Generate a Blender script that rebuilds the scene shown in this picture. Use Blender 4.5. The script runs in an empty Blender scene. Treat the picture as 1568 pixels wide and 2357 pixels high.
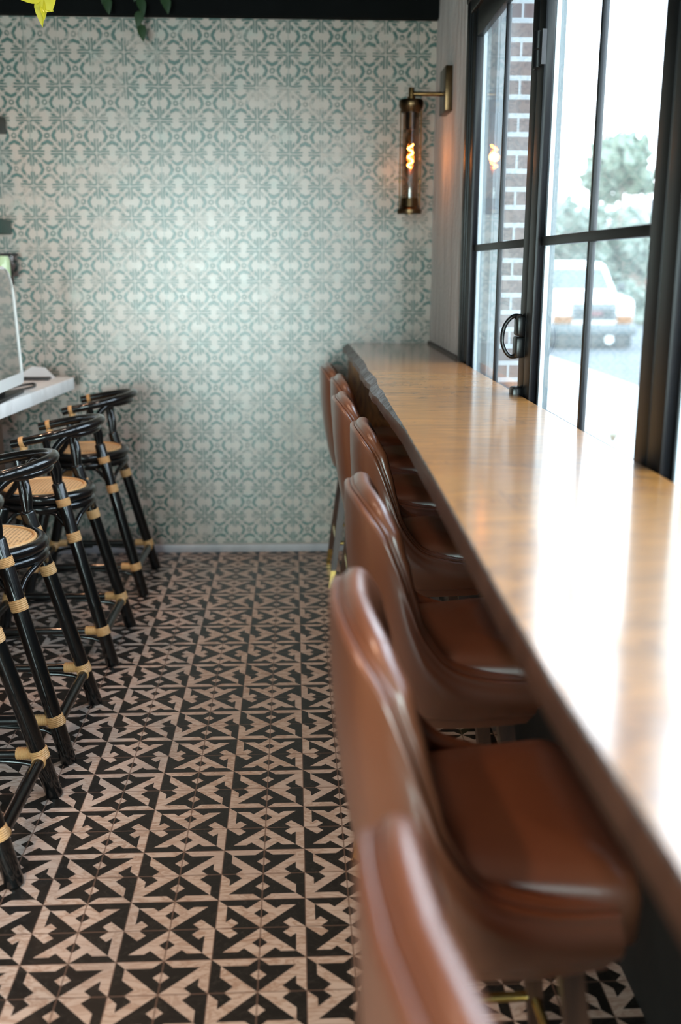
import bpy, bmesh, math, random
from mathutils import Vector, Matrix, noise
from math import sin, cos, tan, pi, radians, sqrt, atan2, floor
random.seed(7)
SC = bpy.context.scene
COL = SC.collection

# ------------------------------------------------------------------ node helpers
class X:
    """expression on a node tree: + - * / and a few functions"""
    nt = None
    def __init__(s, v): s.v = v
    @staticmethod
    def m(op, *a, clamp=False):
        n = X.nt.nodes.new('ShaderNodeMath'); n.operation = op; n.use_clamp = clamp
        for i, q in enumerate(a):
            q = q.v if isinstance(q, X) else q
            if isinstance(q, (int, float)): n.inputs[i].default_value = q
            else: X.nt.links.new(q, n.inputs[i])
        return X(n.outputs[0])
    def __add__(s, o): return X.m('ADD', s, o)
    __radd__ = __add__
    def __sub__(s, o): return X.m('SUBTRACT', s, o)
    def __rsub__(s, o): return X.m('SUBTRACT', o, s)
    def __mul__(s, o): return X.m('MULTIPLY', s, o)
    __rmul__ = __mul__
    def __truediv__(s, o): return X.m('DIVIDE', s, o)
    def lt(s, o): return X.m('LESS_THAN', s, o)
    def gt(s, o): return X.m('GREATER_THAN', s, o)
    def fract(s): return X.m('FRACT', s)
    def floor(s): return X.m('FLOOR', s)
    def abs(s): return X.m('ABSOLUTE', s)
    def mn(s, o): return X.m('MINIMUM', s, o)
    def mx(s, o): return X.m('MAXIMUM', s, o)
    def sat(s): return X.m('ADD', s, 0.0, clamp=True)
def band(x, lo, hi, soft):
    """soft 1 inside lo..hi"""
    return ((x - lo) / soft + 0.5).sat() * ((hi - x) / soft + 0.5).sat()
def AND(*a):
    r = a[0]
    for q in a[1:]: r = r * q
    return r
def OR(*a):
    r = a[0]
    for q in a[1:]: r = r.mx(q)
    return r
def NOT(a): return 1.0 - a

def mat(name):
    m = bpy.data.materials.new(name); m.use_nodes = True
    nt = m.node_tree; nt.nodes.clear()
    out = nt.nodes.new('ShaderNodeOutputMaterial')
    b = nt.nodes.new('ShaderNodeBsdfPrincipled')
    nt.links.new(b.outputs[0], out.inputs[0])
    X.nt = nt
    return m, nt, b
def setp(b, **k):
    for n, v in k.items():
        n = {'coat': 'Coat Weight', 'coat_rough': 'Coat Roughness', 'spec': 'Specular IOR Level', 'base': 'Base Color',
             'rough': 'Roughness', 'metal': 'Metallic', 'sheen': 'Sheen Weight', 'trans': 'Transmission Weight', 'ior': 'IOR',
             'emit': 'Emission Color', 'emit_s': 'Emission Strength', 'sss': 'Subsurface Weight'}.get(n, n)
        if isinstance(v, tuple) and len(v) == 3: v = v + (1,)
        b.inputs[n].default_value = v
def coords(nt):
    t = nt.nodes.new('ShaderNodeTexCoord'); s = nt.nodes.new('ShaderNodeSeparateXYZ')
    nt.links.new(t.outputs['Object'], s.inputs[0])
    return t.outputs['Object'], X(s.outputs[0]), X(s.outputs[1]), X(s.outputs[2])
def vec(nt, x, y, z=0.0):
    c = nt.nodes.new('ShaderNodeCombineXYZ')
    for i, q in enumerate((x, y, z)):
        if isinstance(q, X): nt.links.new(q.v, c.inputs[i])
        else: c.inputs[i].default_value = q
    return c.outputs[0]
def tnoise(nt, v, scale, detail=3, rough=.55, dist=0.0):
    n = nt.nodes.new('ShaderNodeTexNoise'); n.inputs['Scale'].default_value = scale
    n.inputs['Detail'].default_value = detail; n.inputs['Roughness'].default_value = rough
    n.inputs['Distortion'].default_value = dist
    if v is not None: nt.links.new(v, n.inputs['Vector'])
    return X(n.outputs['Fac'])
def mixc(nt, f, a, b):
    n = nt.nodes.new('ShaderNodeMix'); n.data_type = 'RGBA'
    if isinstance(f, X): nt.links.new(f.v, n.inputs[0])
    else: n.inputs[0].default_value = f
    for i, q in ((6, a), (7, b)):
        if isinstance(q, tuple): n.inputs[i].default_value = q + (1,) if len(q) == 3 else q
        else: nt.links.new(q, n.inputs[i])
    return n.outputs[2]
def bump(nt, b, h, strength, dist=.01):
    n = nt.nodes.new('ShaderNodeBump'); n.inputs['Strength'].default_value = strength
    n.inputs['Distance'].default_value = dist
    nt.links.new(h.v, n.inputs['Height']); nt.links.new(n.outputs[0], b.inputs['Normal'])
def ramp01(x, lo, hi): return ((x - lo) / (hi - lo)).sat()

def simple(name, base, rough=.5, metal=0.0, var=0.0, vscale=8.0, bmp=0.0, bscale=60.0, **k):
    m, nt, b = mat(name)
    setp(b, base=base, rough=rough, metal=metal, **k)
    o, x, y, z = coords(nt)
    if var:
        n = tnoise(nt, o, vscale, 4)
        d = tuple(c * (1 - var) for c in base); l = tuple(min(1, c * (1 + var)) for c in base)
        nt.links.new(mixc(nt, ramp01(n, .3, .7), d, l), b.inputs['Base Color'])
    if bmp: bump(nt, b, tnoise(nt, o, bscale, 3), bmp)
    return m

M = {}
# ---- floor: printed geometric tile, black and pinkish marble
def m_floor():
    m, nt, b = mat('floor_tile'); o, x, y, z = coords(nt)
    U = (x - 0.0145) / 0.2026; V = (3.2815 - y) / 0.2047
    u = U.fract(); v = V.fract()
    row = ((V.floor() * 0.5).fract()).gt(.25)           # 0 = row A, 1 = row B
    p = u.mn(1.0 - u) * 2.0; q = v.mn(1.0 - v) * 2.0
    du = u.lt(.5); dv = v.lt(.5)
    same = OR(AND(du, dv), AND(NOT(du), NOT(dv)))       # TL and BR quadrants
    t, w = .33, .215
    s = p + q; d = p - q
    upper = d.gt(0.0)
    s1 = s.lt(1.0); dia = AND(s.gt(1.0 + t), d.gt(t))
    A_up = NOT(OR(AND(s1, OR(q.lt(w), d.gt(t))), dia))
    A_lo = OR(AND(p.lt(w), OR(same, NOT(s1))), AND(NOT(s1), s.lt(1.0 + t), (q - p).gt(t)))
    B_up = OR(AND(q.lt(w), s1), dia)
    B_lo = OR(AND(p.gt(w), OR((q - p).lt(t), s.gt(1.0 + t))), AND(p.lt(w), NOT(same), s1))
    A = upper * A_up + NOT(upper) * A_lo
    B = upper * B_up + NOT(upper) * B_lo
    white = row * B + NOT(row) * A
    line = OR(p.gt(.982), q.gt(.984), p.lt(.012), q.lt(.012))
    n1 = tnoise(nt, vec(nt, x * 3.0, y * 9.0, U.floor() * 3.7), 3.2, 6, .6, 1.6)
    vein = ramp01((n1 - .5).abs(), .0, .07)
    n2 = tnoise(nt, vec(nt, x, y, z), 3.0, 3)
    wc = mixc(nt, vein, (.40, .27, .20), (.60, .485, .41))
    wc = mixc(nt, ramp01(n2, .45, .8), wc, (.52, .42, .37))
    bv = ramp01((tnoise(nt, vec(nt, x, y * 1.4, V.floor()), 13.0, 5, .6, 2.0) - .5).abs(), 0.0, .016)
    bc = mixc(nt, bv, (.045, .04, .035), (.013, .012, .011))
    col = mixc(nt, white, bc, wc)
    col = mixc(nt, line * .75, col, (.16, .10, .075))
    nt.links.new(col, b.inputs['Base Color'])
    setp(b, rough=.34, spec=.4)
    bump(nt, b, NOT(line), .25, .002)
    return m
# ---- back wall: worn green and cream relief tile
def m_wall_tile():
    m, nt, b = mat('wall_relief_tile'); o, x, y, z = coords(nt)
    wob = (tnoise(nt, o, 2.3, 2) - .5) * .012 + (tnoise(nt, o, 34.0, 2) - .5) * .011
    U = (x + 0.013 + wob) / 0.1512; V = (z - 2.399 + wob) / 0.1472
    cx = U.fract() - .5; cy = V.fract() - .5
    ax = cx.abs(); ay = cy.abs()
    a = ax.mx(ay); c = ax.mn(ay)
    r2 = cx * cx + cy * cy
    r = X.m('SQRT', r2)
    e = .017
    ring = band(r, .042, .082, e)
    k = a - .172 - c * .50
    br1 = band(k, -.052, .050, e) * ((.190 - c) / e).sat()
    d = a - c
    tri = band(d, .07, .20, e) * band(a, .345, .415, e)
    tri2 = band(d, .05, .085, e) * band(a, .27, .34, e) * .5
    edge = band(a, .436, .480, e * .7) * band(c, .095, .455, e)
    seam = ((a - .493) / .008).sat()
    dark = OR(ring * .9, br1, tri, tri2, edge)
    # wear: paint survives only in patches
    wv = tnoise(nt, vec(nt, x * 1.0, z * 1.6, 0.0), 5.5, 5, .62, .3)
    wf = tnoise(nt, o, 38.0, 3, .6)
    wear = ramp01(wv * .66 + wf * .34, .40, .52)
    wn = nt.nodes.new('ShaderNodeTexWhiteNoise'); wn.noise_dimensions = '2D'
    nt.links.new(vec(nt, U.floor(), V.floor(), 0.0), wn.inputs['Vector']); cr_ = X(wn.outputs['Value'])
    fine = tnoise(nt, vec(nt, x, z, 2.0), 75.0, 3, .7)
    paint = dark * (wear * .80 + .20 + (cr_ - .5) * .55 + (fine - .5) * .9).sat()
    paint = (paint * 1.3).mn(1.0)
    wash = ramp01(tnoise(nt, vec(nt, x, z, 4.0), 9.0, 5, .65), .50, .74)
    base = mixc(nt, tnoise(nt, o, 3.0, 4), (.36, .275, .22), (.47, .39, .335))
    base = mixc(nt, wash * .5, base, (.26, .37, .32))
    brown = ramp01(tnoise(nt, vec(nt, x, z, 9.0), 14.0, 4), .62, .74)
    base = mixc(nt, brown * .35, base, (.36, .26, .19))
    col = mixc(nt, paint, base, (.014, .075, .055))
    panel = ((x + .013) / .6048).fract(); pl = ((panel - .5).abs() - .494) / .004
    col = mixc(nt, (seam * .35).mx(pl.sat() * .6), col, (.12, .17, .14))
    nt.links.new(col, b.inputs['Base Color'])
    setp(b, rough=.34, spec=.5, coat=.8, coat_rough=.33); b.inputs['Coat IOR'].default_value = 1.7
    nr = tnoise(nt, o, 24.0, 3)
    nt.links.new((nr * .25 + .22).v, b.inputs['Roughness'])
    bump(nt, b, NOT(dark) + wf * .15, .55, .006)
    return m
def m_plaster():
    m, nt, b = mat('plaster'); o, x, y, z = coords(nt)
    n = tnoise(nt, vec(nt, x * 4.0, y * 8.0, z * .8), 2.0, 5, .6)
    f = tnoise(nt, o, 30.0, 4)
    col = mixc(nt, ramp01(n, .3, .7), (.70, .64, .62), (.86, .81, .79))
    nt.links.new(col, b.inputs['Base Color']); setp(b, rough=.75)
    bump(nt, b, n * 1.5 + f * .5, .5, .02)
    return m
def m_counter_wood():
    m, nt, b = mat('varnished_wood'); o, x, y, z = coords(nt)
    w1 = tnoise(nt, vec(nt, x * 1.0, y * 4.2, z), 2.2, 2, .5)
    g = tnoise(nt, vec(nt, x * 1.2 + w1 * .6, y * 13.0 + w1 * 3.0, z * 5.0), 3.0, 6, .62, .35)
    g2 = tnoise(nt, vec(nt, x * 2.5 + w1, y * 70.0 + w1 * 12.0, z), 2.0, 4, .6)
    pl = ((y + x * .5) * 1.05).floor()
    pv = tnoise(nt, vec(nt, pl * 7.3, 0.0, 0.0), 1.0, 1)
    c = mixc(nt, ramp01(g, .33, .68), (.20, .060, .010), (.57, .205, .033))
    c = mixc(nt, ramp01(g2, .55, .75) * .5, c, (.22, .085, .022))
    c = mixc(nt, ramp01(pv, .35, .65) * .45, c, (.68, .34, .085))
    dk = ramp01((tnoise(nt, vec(nt, x * 1.5, y * 6.0 + w1 * 2.5, 3.0), 2.0, 5, .6, .8) - .5).abs(), .0, .02)
    c = mixc(nt, NOT(dk) * .55, c, (.16, .06, .018))
    nt.links.new(c, b.inputs['Base Color'])
    setp(b, rough=.4, coat=1.0, coat_rough=.14); b.inputs['Coat IOR'].default_value = 2.0
    bump(nt, b, tnoise(nt, vec(nt, x * 6.0, y * 9.0, z), 3.0, 3), .12, .004)
    return m
def m_burl():
    m, nt, b = mat('burl_wood'); o, x, y, z = coords(nt)
    g = tnoise(nt, vec(nt, x * 3.0, y, z * 1.3), 4.0, 6, .65, 1.8)
    c = mixc(nt, ramp01(g, .36, .64), (.10, .038, .012), (.60, .25, .065))
    nt.links.new(c, b.inputs['Base Color']); setp(b, rough=.35, coat=.5, coat_rough=.2)
    return m
def m_bark():
    m, nt, b = mat('bark'); o, x, y, z = coords(nt)
    g = tnoise(nt, o, 26.0, 6, .7, .5)
    nt.links.new(mixc(nt, ramp01(g, .35, .65), (.10, .095, .09), (.36, .37, .37)), b.inputs['Base Color'])
    setp(b, rough=.5); bump(nt, b, g, .8, .02)
    return m
def m_leather():
    m, nt, b = mat('brown_leather'); o, x, y, z = coords(nt)
    n = tnoise(nt, o, 5.0, 3); f = tnoise(nt, o, 420.0, 2)
    nt.links.new(mixc(nt, n, (.185, .056, .024), (.24, .080, .037)), b.inputs['Base Color'])
    setp(b, rough=.40, spec=.4, coat=.9, coat_rough=.28); b.inputs['Coat IOR'].default_value = 1.75; bump(nt, b, f, .06, .002)
    return m
def m_rattan():
    m, nt, b = mat('rattan'); o, x, y, z = coords(nt)
    n = tnoise(nt, o, 90.0, 3)
    nt.links.new(mixc(nt, n, (.52, .25, .075), (.80, .50, .24)), b.inputs['Base Color']); setp(b, rough=.42)
    return m
def m_cane():
    m, nt, b = mat('woven_cane'); o, x, y, z = coords(nt)
    k = 1.0 / .0125
    fx = (x * k).fract() - .5; fy = (y * k).fract() - .5
    hole = (.085 - (fx * fx + fy * fy)).gt(0.0)
    d1 = (((x + y) * k * .5).fract() - .5).abs().lt(.07)
    n = tnoise(nt, o, 40.0, 3)
    base = mixc(nt, n, (.62, .38, .17), (.80, .56, .30))
    c = mixc(nt, hole * (1.0 - d1 * .6) * .8, base, (.10, .045, .015))
    nt.links.new(c, b.inputs['Base Color']); setp(b, rough=.45)
    bump(nt, b, NOT(hole), .6, .002)
    return m
def m_marble():
    m, nt, b = mat('white_marble'); o, x, y, z = coords(nt)
    v = ramp01((tnoise(nt, o, 2.2, 6, .6, 1.4) - .5).abs(), 0.0, .05)
    nt.links.new(mixc(nt, v, (.78, .77, .75), (.88, .87, .85)), b.inputs['Base Color']); setp(b, rough=.22)
    return m
def m_walnut(name, a, c):
    m, nt, b = mat(name); o, x, y, z = coords(nt)
    g = tnoise(nt, vec(nt, x * 14.0, y * 14.0, z * 1.2), 2.0, 5, .6, .4)
    nt.links.new(mixc(nt, ramp01(g, .3, .7), a, c), b.inputs['Base Color']); setp(b, rough=.4)
    return m
def m_brick():
    m, nt, b = mat('red_brick_with_white_mortar'); o, x, y, z = coords(nt)
    H, W = .0667, .215
    V = (z + .012) / H; U = (x + y - .02) / W + ((V.floor() * .5).fract().gt(.25)) * .5
    fv = V.fract(); fu = U.fract()
    mortar = OR(fv.lt(.27), fu.lt(.04))
    bn = tnoise(nt, vec(nt, U.floor() * 5.1, V.floor() * 3.3, 1.0), 1.0, 1)
    n = tnoise(nt, o, 30.0, 4)
    bc = mixc(nt, ramp01(bn, .3, .7), (.060, .028, .024), (.11, .05, .042))
    bc = mixc(nt, n * .5, bc, (.11, .08, .075))
    nt.links.new(mixc(nt, mortar, bc, (.36, .39, .40)), b.inputs['Base Color']); setp(b, rough=.85)
    bump(nt, b, NOT(mortar), .6, .008)
    return m
def m_glass(name, dust_haze=.0, tint=(1, 1, 1), spec=1.0, ior=1.52):
    m, nt, b = mat(name); nt.nodes.remove(b)
    out = [n for n in nt.nodes if n.type == 'OUTPUT_MATERIAL'][0]
    tr = nt.nodes.new('ShaderNodeBsdfTransparent'); tr.inputs[0].default_value = tint + (1,)
    gl = nt.nodes.new('ShaderNodeBsdfGlossy'); gl.inputs['Roughness'].default_value = .0
    mx = nt.nodes.new('ShaderNodeMixShader')
    X.nt = nt
    ge = nt.nodes.new('ShaderNodeNewGeometry'); dp = nt.nodes.new('ShaderNodeVectorMath'); dp.operation = 'DOT_PRODUCT'
    nt.links.new(ge.outputs['Normal'], dp.inputs[0]); nt.links.new(ge.outputs['Incoming'], dp.inputs[1])
    f0 = ((ior - 1) / (ior + 1)) ** 2
    k = 1.0 - X(dp.outputs['Value']).abs().mn(1.0)
    fr = X.m('POWER', k, 5.0) * (1 - f0) + f0
    nt.links.new((fr * spec).v, mx.inputs[0]); nt.links.new(tr.outputs[0], mx.inputs[1]); nt.links.new(gl.outputs[0], mx.inputs[2])
    last = mx.outputs[0]
    if dust_haze:
        o, x, y, z = coords(nt)
        sp = tnoise(nt, o, 140.0, 2, .7); lg = tnoise(nt, o, 3.0, 3)
        f = (ramp01(sp, .66, .74) * .25 + ramp01(lg, .2, .9)) * dust_haze  # dust specks, plus a broad pale veil imitating haze over the outdoors
        tl = nt.nodes.new('ShaderNodeBsdfTranslucent'); tl.inputs[0].default_value = (.85, .9, .9, 1)
        m2 = nt.nodes.new('ShaderNodeMixShader')
        nt.links.new(f.v, m2.inputs[0]); nt.links.new(last, m2.inputs[1]); nt.links.new(tl.outputs[0], m2.inputs[2])
        last = m2.outputs[0]
    nt.links.new(last, out.inputs[0])
    return m
def m_leaf(name, a, c, tr=.35):
    m, nt, b = mat(name); o, x, y, z = coords(nt)
    n = tnoise(nt, o, 25.0, 3)
    nt.links.new(mixc(nt, n, a, c), b.inputs['Base Color']); setp(b, rough=.45)
    out = [q for q in nt.nodes if q.type == 'OUTPUT_MATERIAL'][0]
    tl = nt.nodes.new('ShaderNodeBsdfTranslucent'); tl.inputs[0].default_value = c + (1,)
    mx = nt.nodes.new('ShaderNodeMixShader'); mx.inputs[0].default_value = tr
    nt.links.new(b.outputs[0], mx.inputs[1]); nt.links.new(tl.outputs[0], mx.inputs[2]); nt.links.new(mx.outputs[0], out.inputs[0])
    return m
def m_emit(name, col, s):
    m, nt, b = mat(name); setp(b, base=(0, 0, 0), emit=col, emit_s=s); return m

M['floor'] = m_floor(); M['tile'] = m_wall_tile(); M['plaster'] = m_plaster(); M['counter'] = m_counter_wood()
M['burl'] = m_burl(); M['bark'] = m_bark(); M['leather'] = m_leather(); M['rattan'] = m_rattan(); M['cane'] = m_cane()
M['marble'] = m_marble(); M['walnut'] = m_walnut('dark_walnut', (.028, .011, .007), (.085, .034, .018))
M['panelwood'] = m_walnut('brown_panel_wood', (.07, .028, .013), (.16, .07, .035))
M['edgewood'] = m_walnut('counter_edge_wood', (.075, .027, .015), (.16, .062, .034))  # darker than the slab top: shade on the front face put into the colour
M['brick'] = m_brick(); M['glass'] = m_glass('window_glass', .045); M['clear'] = m_glass('smoked_brown_glass', 0, (.66, .54, .45), 1.0, 1.9)
M['ebony'] = simple('black_lacquer', (.0045, .0045, .0045), .3, coat=.7, coat_rough=.05, spec=.2)
M['ebony'].node_tree.nodes['Principled BSDF'].inputs['Coat IOR'].default_value = 1.55
M['frame'] = simple('black_window_frame', (.007, .0075, .009), .42, var=.2, spec=.35)
M['blackmetal'] = simple('black_hardware', (.008, .008, .009), .3)
M['ceil'] = simple('black_ceiling_paint', (.003, .0035, .0035), .8, var=.2, spec=.1)
M['dark'] = simple('dark_paint', (.02, .019, .018), .7, var=.2)
M['brass'] = simple('aged_brass', (.33, .19, .075), .3, 1.0, var=.25, vscale=30)
M['darkbrass'] = simple('dark_bronze', (.10, .06, .03), .32, 1.0, var=.3, vscale=25)
M['gold'] = simple('gold_metal', (.60, .40, .13), .25, 1.0)
M['white'] = simple('white_plastic', (.82, .83, .80), .35)
M['black'] = simple('black_plastic', (.012, .012, .012), .4)
M['screen'] = simple('glossy_screen', (.50, .49, .46), .05, .95)
M['paper'] = simple('paper', (.62, .62, .62), .7)
M['green'] = simple('dark_green_paint', (.022, .062, .048), .5, var=.15)
M['blackgreen'] = simple('blackish_green_paint', (.010, .016, .012), .5, var=.15)
M['shelfbrown'] = simple('dark_brown_wood', (.05, .022, .015), .5, var=.25)
M['greenglass'] = simple('pale_green_glass', (.55, .72, .45), .12, var=.1)
M['smoke'] = m_glass('smoky_glass', 0, (.72, .70, .72), 1.0)
M['pale'] = simple('pale_trim_paint', (.24, .29, .31), .45, var=.12, vscale=3)
M['bead'] = simple('grey_green_bead', (.12, .16, .165), .4)
M['spacer'] = simple('aluminium_spacer', (.62, .70, .70), .4)
M['base'] = simple('base_tile', (.42, .40, .42), .4, var=.15)
M['leafy'] = m_leaf('variegated_leaf', (.42, .42, .015), (.78, .70, .06), .45)
M['leafd'] = m_leaf('dark_leaf', (.012, .035, .012), (.03, .07, .02), .2)
M['stem'] = simple('vine_stem', (.10, .10, .03), .5)
M['tree1'] = m_leaf('tree_leaf', (.16, .21, .155), (.25, .31, .23), .3)
M['tree2'] = m_leaf('bush_leaf', (.16, .20, .155), (.24, .29, .23), .3)
M['trunk'] = simple('tree_bark', (.20, .17, .14), .8, var=.3)
M['concrete'] = simple('pale_concrete', (.36, .36, .35), .8, var=.06)
M['asphalt'] = simple('asphalt', (.066, .072, .075), .8, var=.1, vscale=2)
M['grass'] = simple('lawn', (.09, .115, .075), .9, var=.2, vscale=2)
M['carwhite'] = simple('white_car_paint', (.78, .80, .80), .3, coat=.6)
M['carglass'] = simple('car_window_glass', (.085, .10, .103), .08)
M['carchrome'] = simple('car_chrome', (.10, .12, .125), .4, .1)
M['cardark'] = simple('car_black_trim', (.035, .045, .045), .5)
M['headlamp'] = m_emit('lit_headlamp', (1, .97, .9), 9.0)
M['amber'] = simple('amber_lens', (.20, .075, .012), .3)
M['red'] = simple('red_badge', (.14, .05, .055), .4)
M['rubber'] = simple('tyre_rubber', (.045, .05, .05), .7)
M['rust'] = simple('salmon_render', (.16, .095, .065), .8, var=.15)
M['roof'] = simple('grey_roof', (.22, .2, .2), .8)
M['filament'] = m_emit('glowing_filament', (1, .50, .13), 46.0)
M['bulbglass'] = m_glass('amber_bulb_glass', 0, (1, .72, .42), .8)

# ------------------------------------------------------------------ mesh helpers
class MB:
    def __init__(s): s.v = []; s.f = []; s.mi = []
    def add(s, vs, fs, mi=0):
        b = len(s.v); s.v += [tuple(v) for v in vs]; s.f += [tuple(b + i for i in f) for f in fs]; s.mi += [mi] * len(fs); return s
    def box(s, a, b, mi=0):
        x0, y0, z0 = a; x1, y1, z1 = b
        vs = [(x, y, z) for z in (z0, z1) for y in (y0, y1) for x in (x0, x1)]
        return s.add(vs, [(0, 2, 3, 1), (4, 5, 7, 6), (0, 1, 5, 4), (2, 6, 7, 3), (0, 4, 6, 2), (1, 3, 7, 5)], mi)
    def grid(s, g, closeu=False, closev=False, mi=0, caps=False):
        nu, nv = len(g), len(g[0]); vs = [p for r in g for p in r]; fs = []
        for i in range(nu - (0 if closeu else 1)):
            for j in range(nv - (0 if closev else 1)):
                a = i * nv + j; b_ = ((i + 1) % nu) * nv + j; c = ((i + 1) % nu) * nv + (j + 1) % nv; d = i * nv + (j + 1) % nv
                fs.append((a, b_, c, d))
        if caps and closev and not closeu:
            fs.append(tuple(range(nv - 1, -1, -1))[::-1]); fs.append(tuple((nu - 1) * nv + j for j in range(nv))[::-1])
        return s.add(vs, fs, mi)
    def tube(s, path, r, n=12, caps=True, closed=False, mi=0):
        P = [Vector(p) for p in path]; m = len(P)
        R = r if isinstance(r, (list, tuple)) else [r] * m
        T = []
        for i in range(m):
            a = P[(i - 1) % m] if (closed or i > 0) else P[i]; b_ = P[(i + 1) % m] if (closed or i < m - 1) else P[i]
            T.append((b_ - a).normalized())
        up = Vector((0, 0, 1)) if abs(T[0].z) < .9 else Vector((1, 0, 0))
        N = (up - T[0] * up.dot(T[0])).normalized(); g = []
        for i in range(m):
            N = (N - T[i] * N.dot(T[i])).normalized(); B = T[i].cross(N)
            g.append([P[i] + (N * cos(2 * pi * k / n) + B * sin(2 * pi * k / n)) * R[i] for k in range(n)])
        return s.grid(g, closeu=closed, closev=True, mi=mi, caps=caps and not closed)
    def lathe(s, prof, c=(0, 0, 0), n=28, mi=0):
        g = [[(c[0] + r * cos(2 * pi * k / n), c[1] + r * sin(2 * pi * k / n), c[2] + z) for k in range(n)] for r, z in prof]
        return s.grid(g, closev=True, mi=mi)
    def build(s, name, mats, parent=None, smooth=True, bevel=0.0, angle=40):
        me = bpy.data.meshes.new(name); me.from_pydata(s.v, [], s.f); me.update()
        bm = bmesh.new(); bm.from_mesh(me)
        bmesh.ops.remove_doubles(bm, verts=bm.verts, dist=1e-6)
        bmesh.ops.recalc_face_normals(bm, faces=bm.faces)
        if bevel:
            es = [e for e in bm.edges if len(e.link_faces) == 2 and e.calc_face_angle(0) > radians(50)]
            bmesh.ops.bevel(bm, geom=es, offset=bevel, segments=2, profile=.5, affect='EDGES')
        bm.to_mesh(me); bm.free()
        if not isinstance(mats, (list, tuple)): mats = [mats]
        for q in mats: me.materials.append(q)
        if len(mats) > 1 and len(s.mi) == len(me.polygons):
            for p, i in zip(me.polygons, s.mi): p.material_index = i
        if smooth:
            me.shade_smooth()
            try: me.set_sharp_from_angle(angle=radians(angle))
            except Exception: pass
        o = bpy.data.objects.new(name, me); COL.objects.link(o)
        if parent: o.parent = parent
        return o
def thing(name, label, cat, loc=(0, 0, 0), rz=0.0, group=None):
    o = bpy.data.objects.new(name, None); COL.objects.link(o); o.empty_display_size = .1
    o.location = loc; o.rotation_euler = (0, 0, rz); o['label'] = label; o['category'] = cat
    if group: o['group'] = group
    return o
def tag(o, label, cat, group=None):
    o['label'] = label; o['category'] = cat
    if group: o['group'] = group
    return o
def struct(o): o['kind'] = 'structure'; return o
def dup(root, loc, rz, label):
    r = root.copy(); COL.objects.link(r); r.location = loc; r.rotation_euler = (0, 0, rz); r['label'] = label
    for ch in list(root.children):
        c = ch.copy(); COL.objects.link(c); c.parent = r
        for g in list(ch.children):
            d = g.copy(); COL.objects.link(d); d.parent = c
    return r
def cr(pts, n):
    """Catmull-Rom through points, n samples per span"""
    P = [Vector(p) for p in pts]; out = []
    for i in range(len(P) - 1):
        p0 = P[max(i - 1, 0)]; p1 = P[i]; p2 = P[i + 1]; p3 = P[min(i + 2, len(P) - 1)]
        for k in range(n):
            t = k / n
            out.append(.5 * ((2 * p1) + (p2 - p0) * t + (2 * p0 - 5 * p1 + 4 * p2 - p3) * t * t + (3 * p1 - p0 - 3 * p2 + p3) * t ** 3))
    out.append(P[-1]); return out

# ------------------------------------------------------------------ room shell
XW = .68          # inner face of window wall
YB = 5.0          # back wall
ZC = 2.95         # ceiling
XL, YF = -3.0, -3.2
struct(MB().box((XL - .1, YF - .1, -.1), (XW + .12, YB + .1, 0)).build('floor', M['floor'], smooth=False))
struct(MB().box((XL - .1, YF - .1, ZC), (XW + .12, YB + .1, ZC + .1)).build('ceiling', M['ceil'], smooth=False))
struct(MB().box((XL - .1, YB, 0), (XW + .12, YB + .12, ZC)).build('wall_back', M['tile'], smooth=False))
struct(MB().box((XL - .1, YF, 0), (XL, YB, ZC)).build('wall_left', M['dark'], smooth=False))
# rear wall behind the camera, with a wide glazed shop door assumed in it for the back wall's highlight
RX0, RX1, RZ1 = -2.1, -.1, 2.45
w = MB().box((XL, YF - .1, 0), (RX0, YF, ZC)).box((RX1, YF - .1, 0), (XW + .12, YF, ZC)).box((RX0, YF - .1, RZ1), (RX1, YF, ZC))
struct(w.build('wall_front', M['dark'], smooth=False))
# window wall: plaster pier at the far end (slightly wavy reveal), low wall, lintel
YJ, YN, ZT, ZS = 4.06, -1.42, 2.43, 1.0
w = MB().box((XW, YN, 0), (XW + .12, YJ, ZS)).box((XW, YN, ZT), (XW + .12, YJ, ZC)).box((XW, YF, 0), (XW + .12, YN, ZC))
struct(w.build('wall_right_lower', M['dark'], smooth=False))
ny, nz = 26, 80
g = []
for i in range(ny + 1):
    row = []
    for j in range(nz + 1):
        y = YJ + (YB - YJ) * i / ny; z = ZC * j / nz
        d = noise.noise((y * 5, z * 3, 1.3)) * .006 + noise.noise((y * 17, z * 9, 4)) * .002
        yy = y + (noise.noise((z * 4, 0, 7)) * .012 + noise.noise((z * 13, 0, 2)) * .006 if i == 0 else 0)
        row.append((XW + d - .002, yy, z))
    g.append(row)
w = MB().grid(g)
w.grid([[(XW + .12, g[0][j][1], g[0][j][2]) for j in range(nz + 1)], g[0]])
w.box((XW + .015, YJ + .03, 0), (XW + .12, YB, ZC))
struct(w.build('wall_right', M['plaster'], angle=60))
struct(MB().box((XL, YB - .05, 2.545), (XW, YB, ZC)).build('trim_1', M['ceil'], smooth=False))
struct(MB().box((XL, YB - .014, 0), (XW, YB, .042)).build('baseboard_back', M['base'], bevel=.004))

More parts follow.
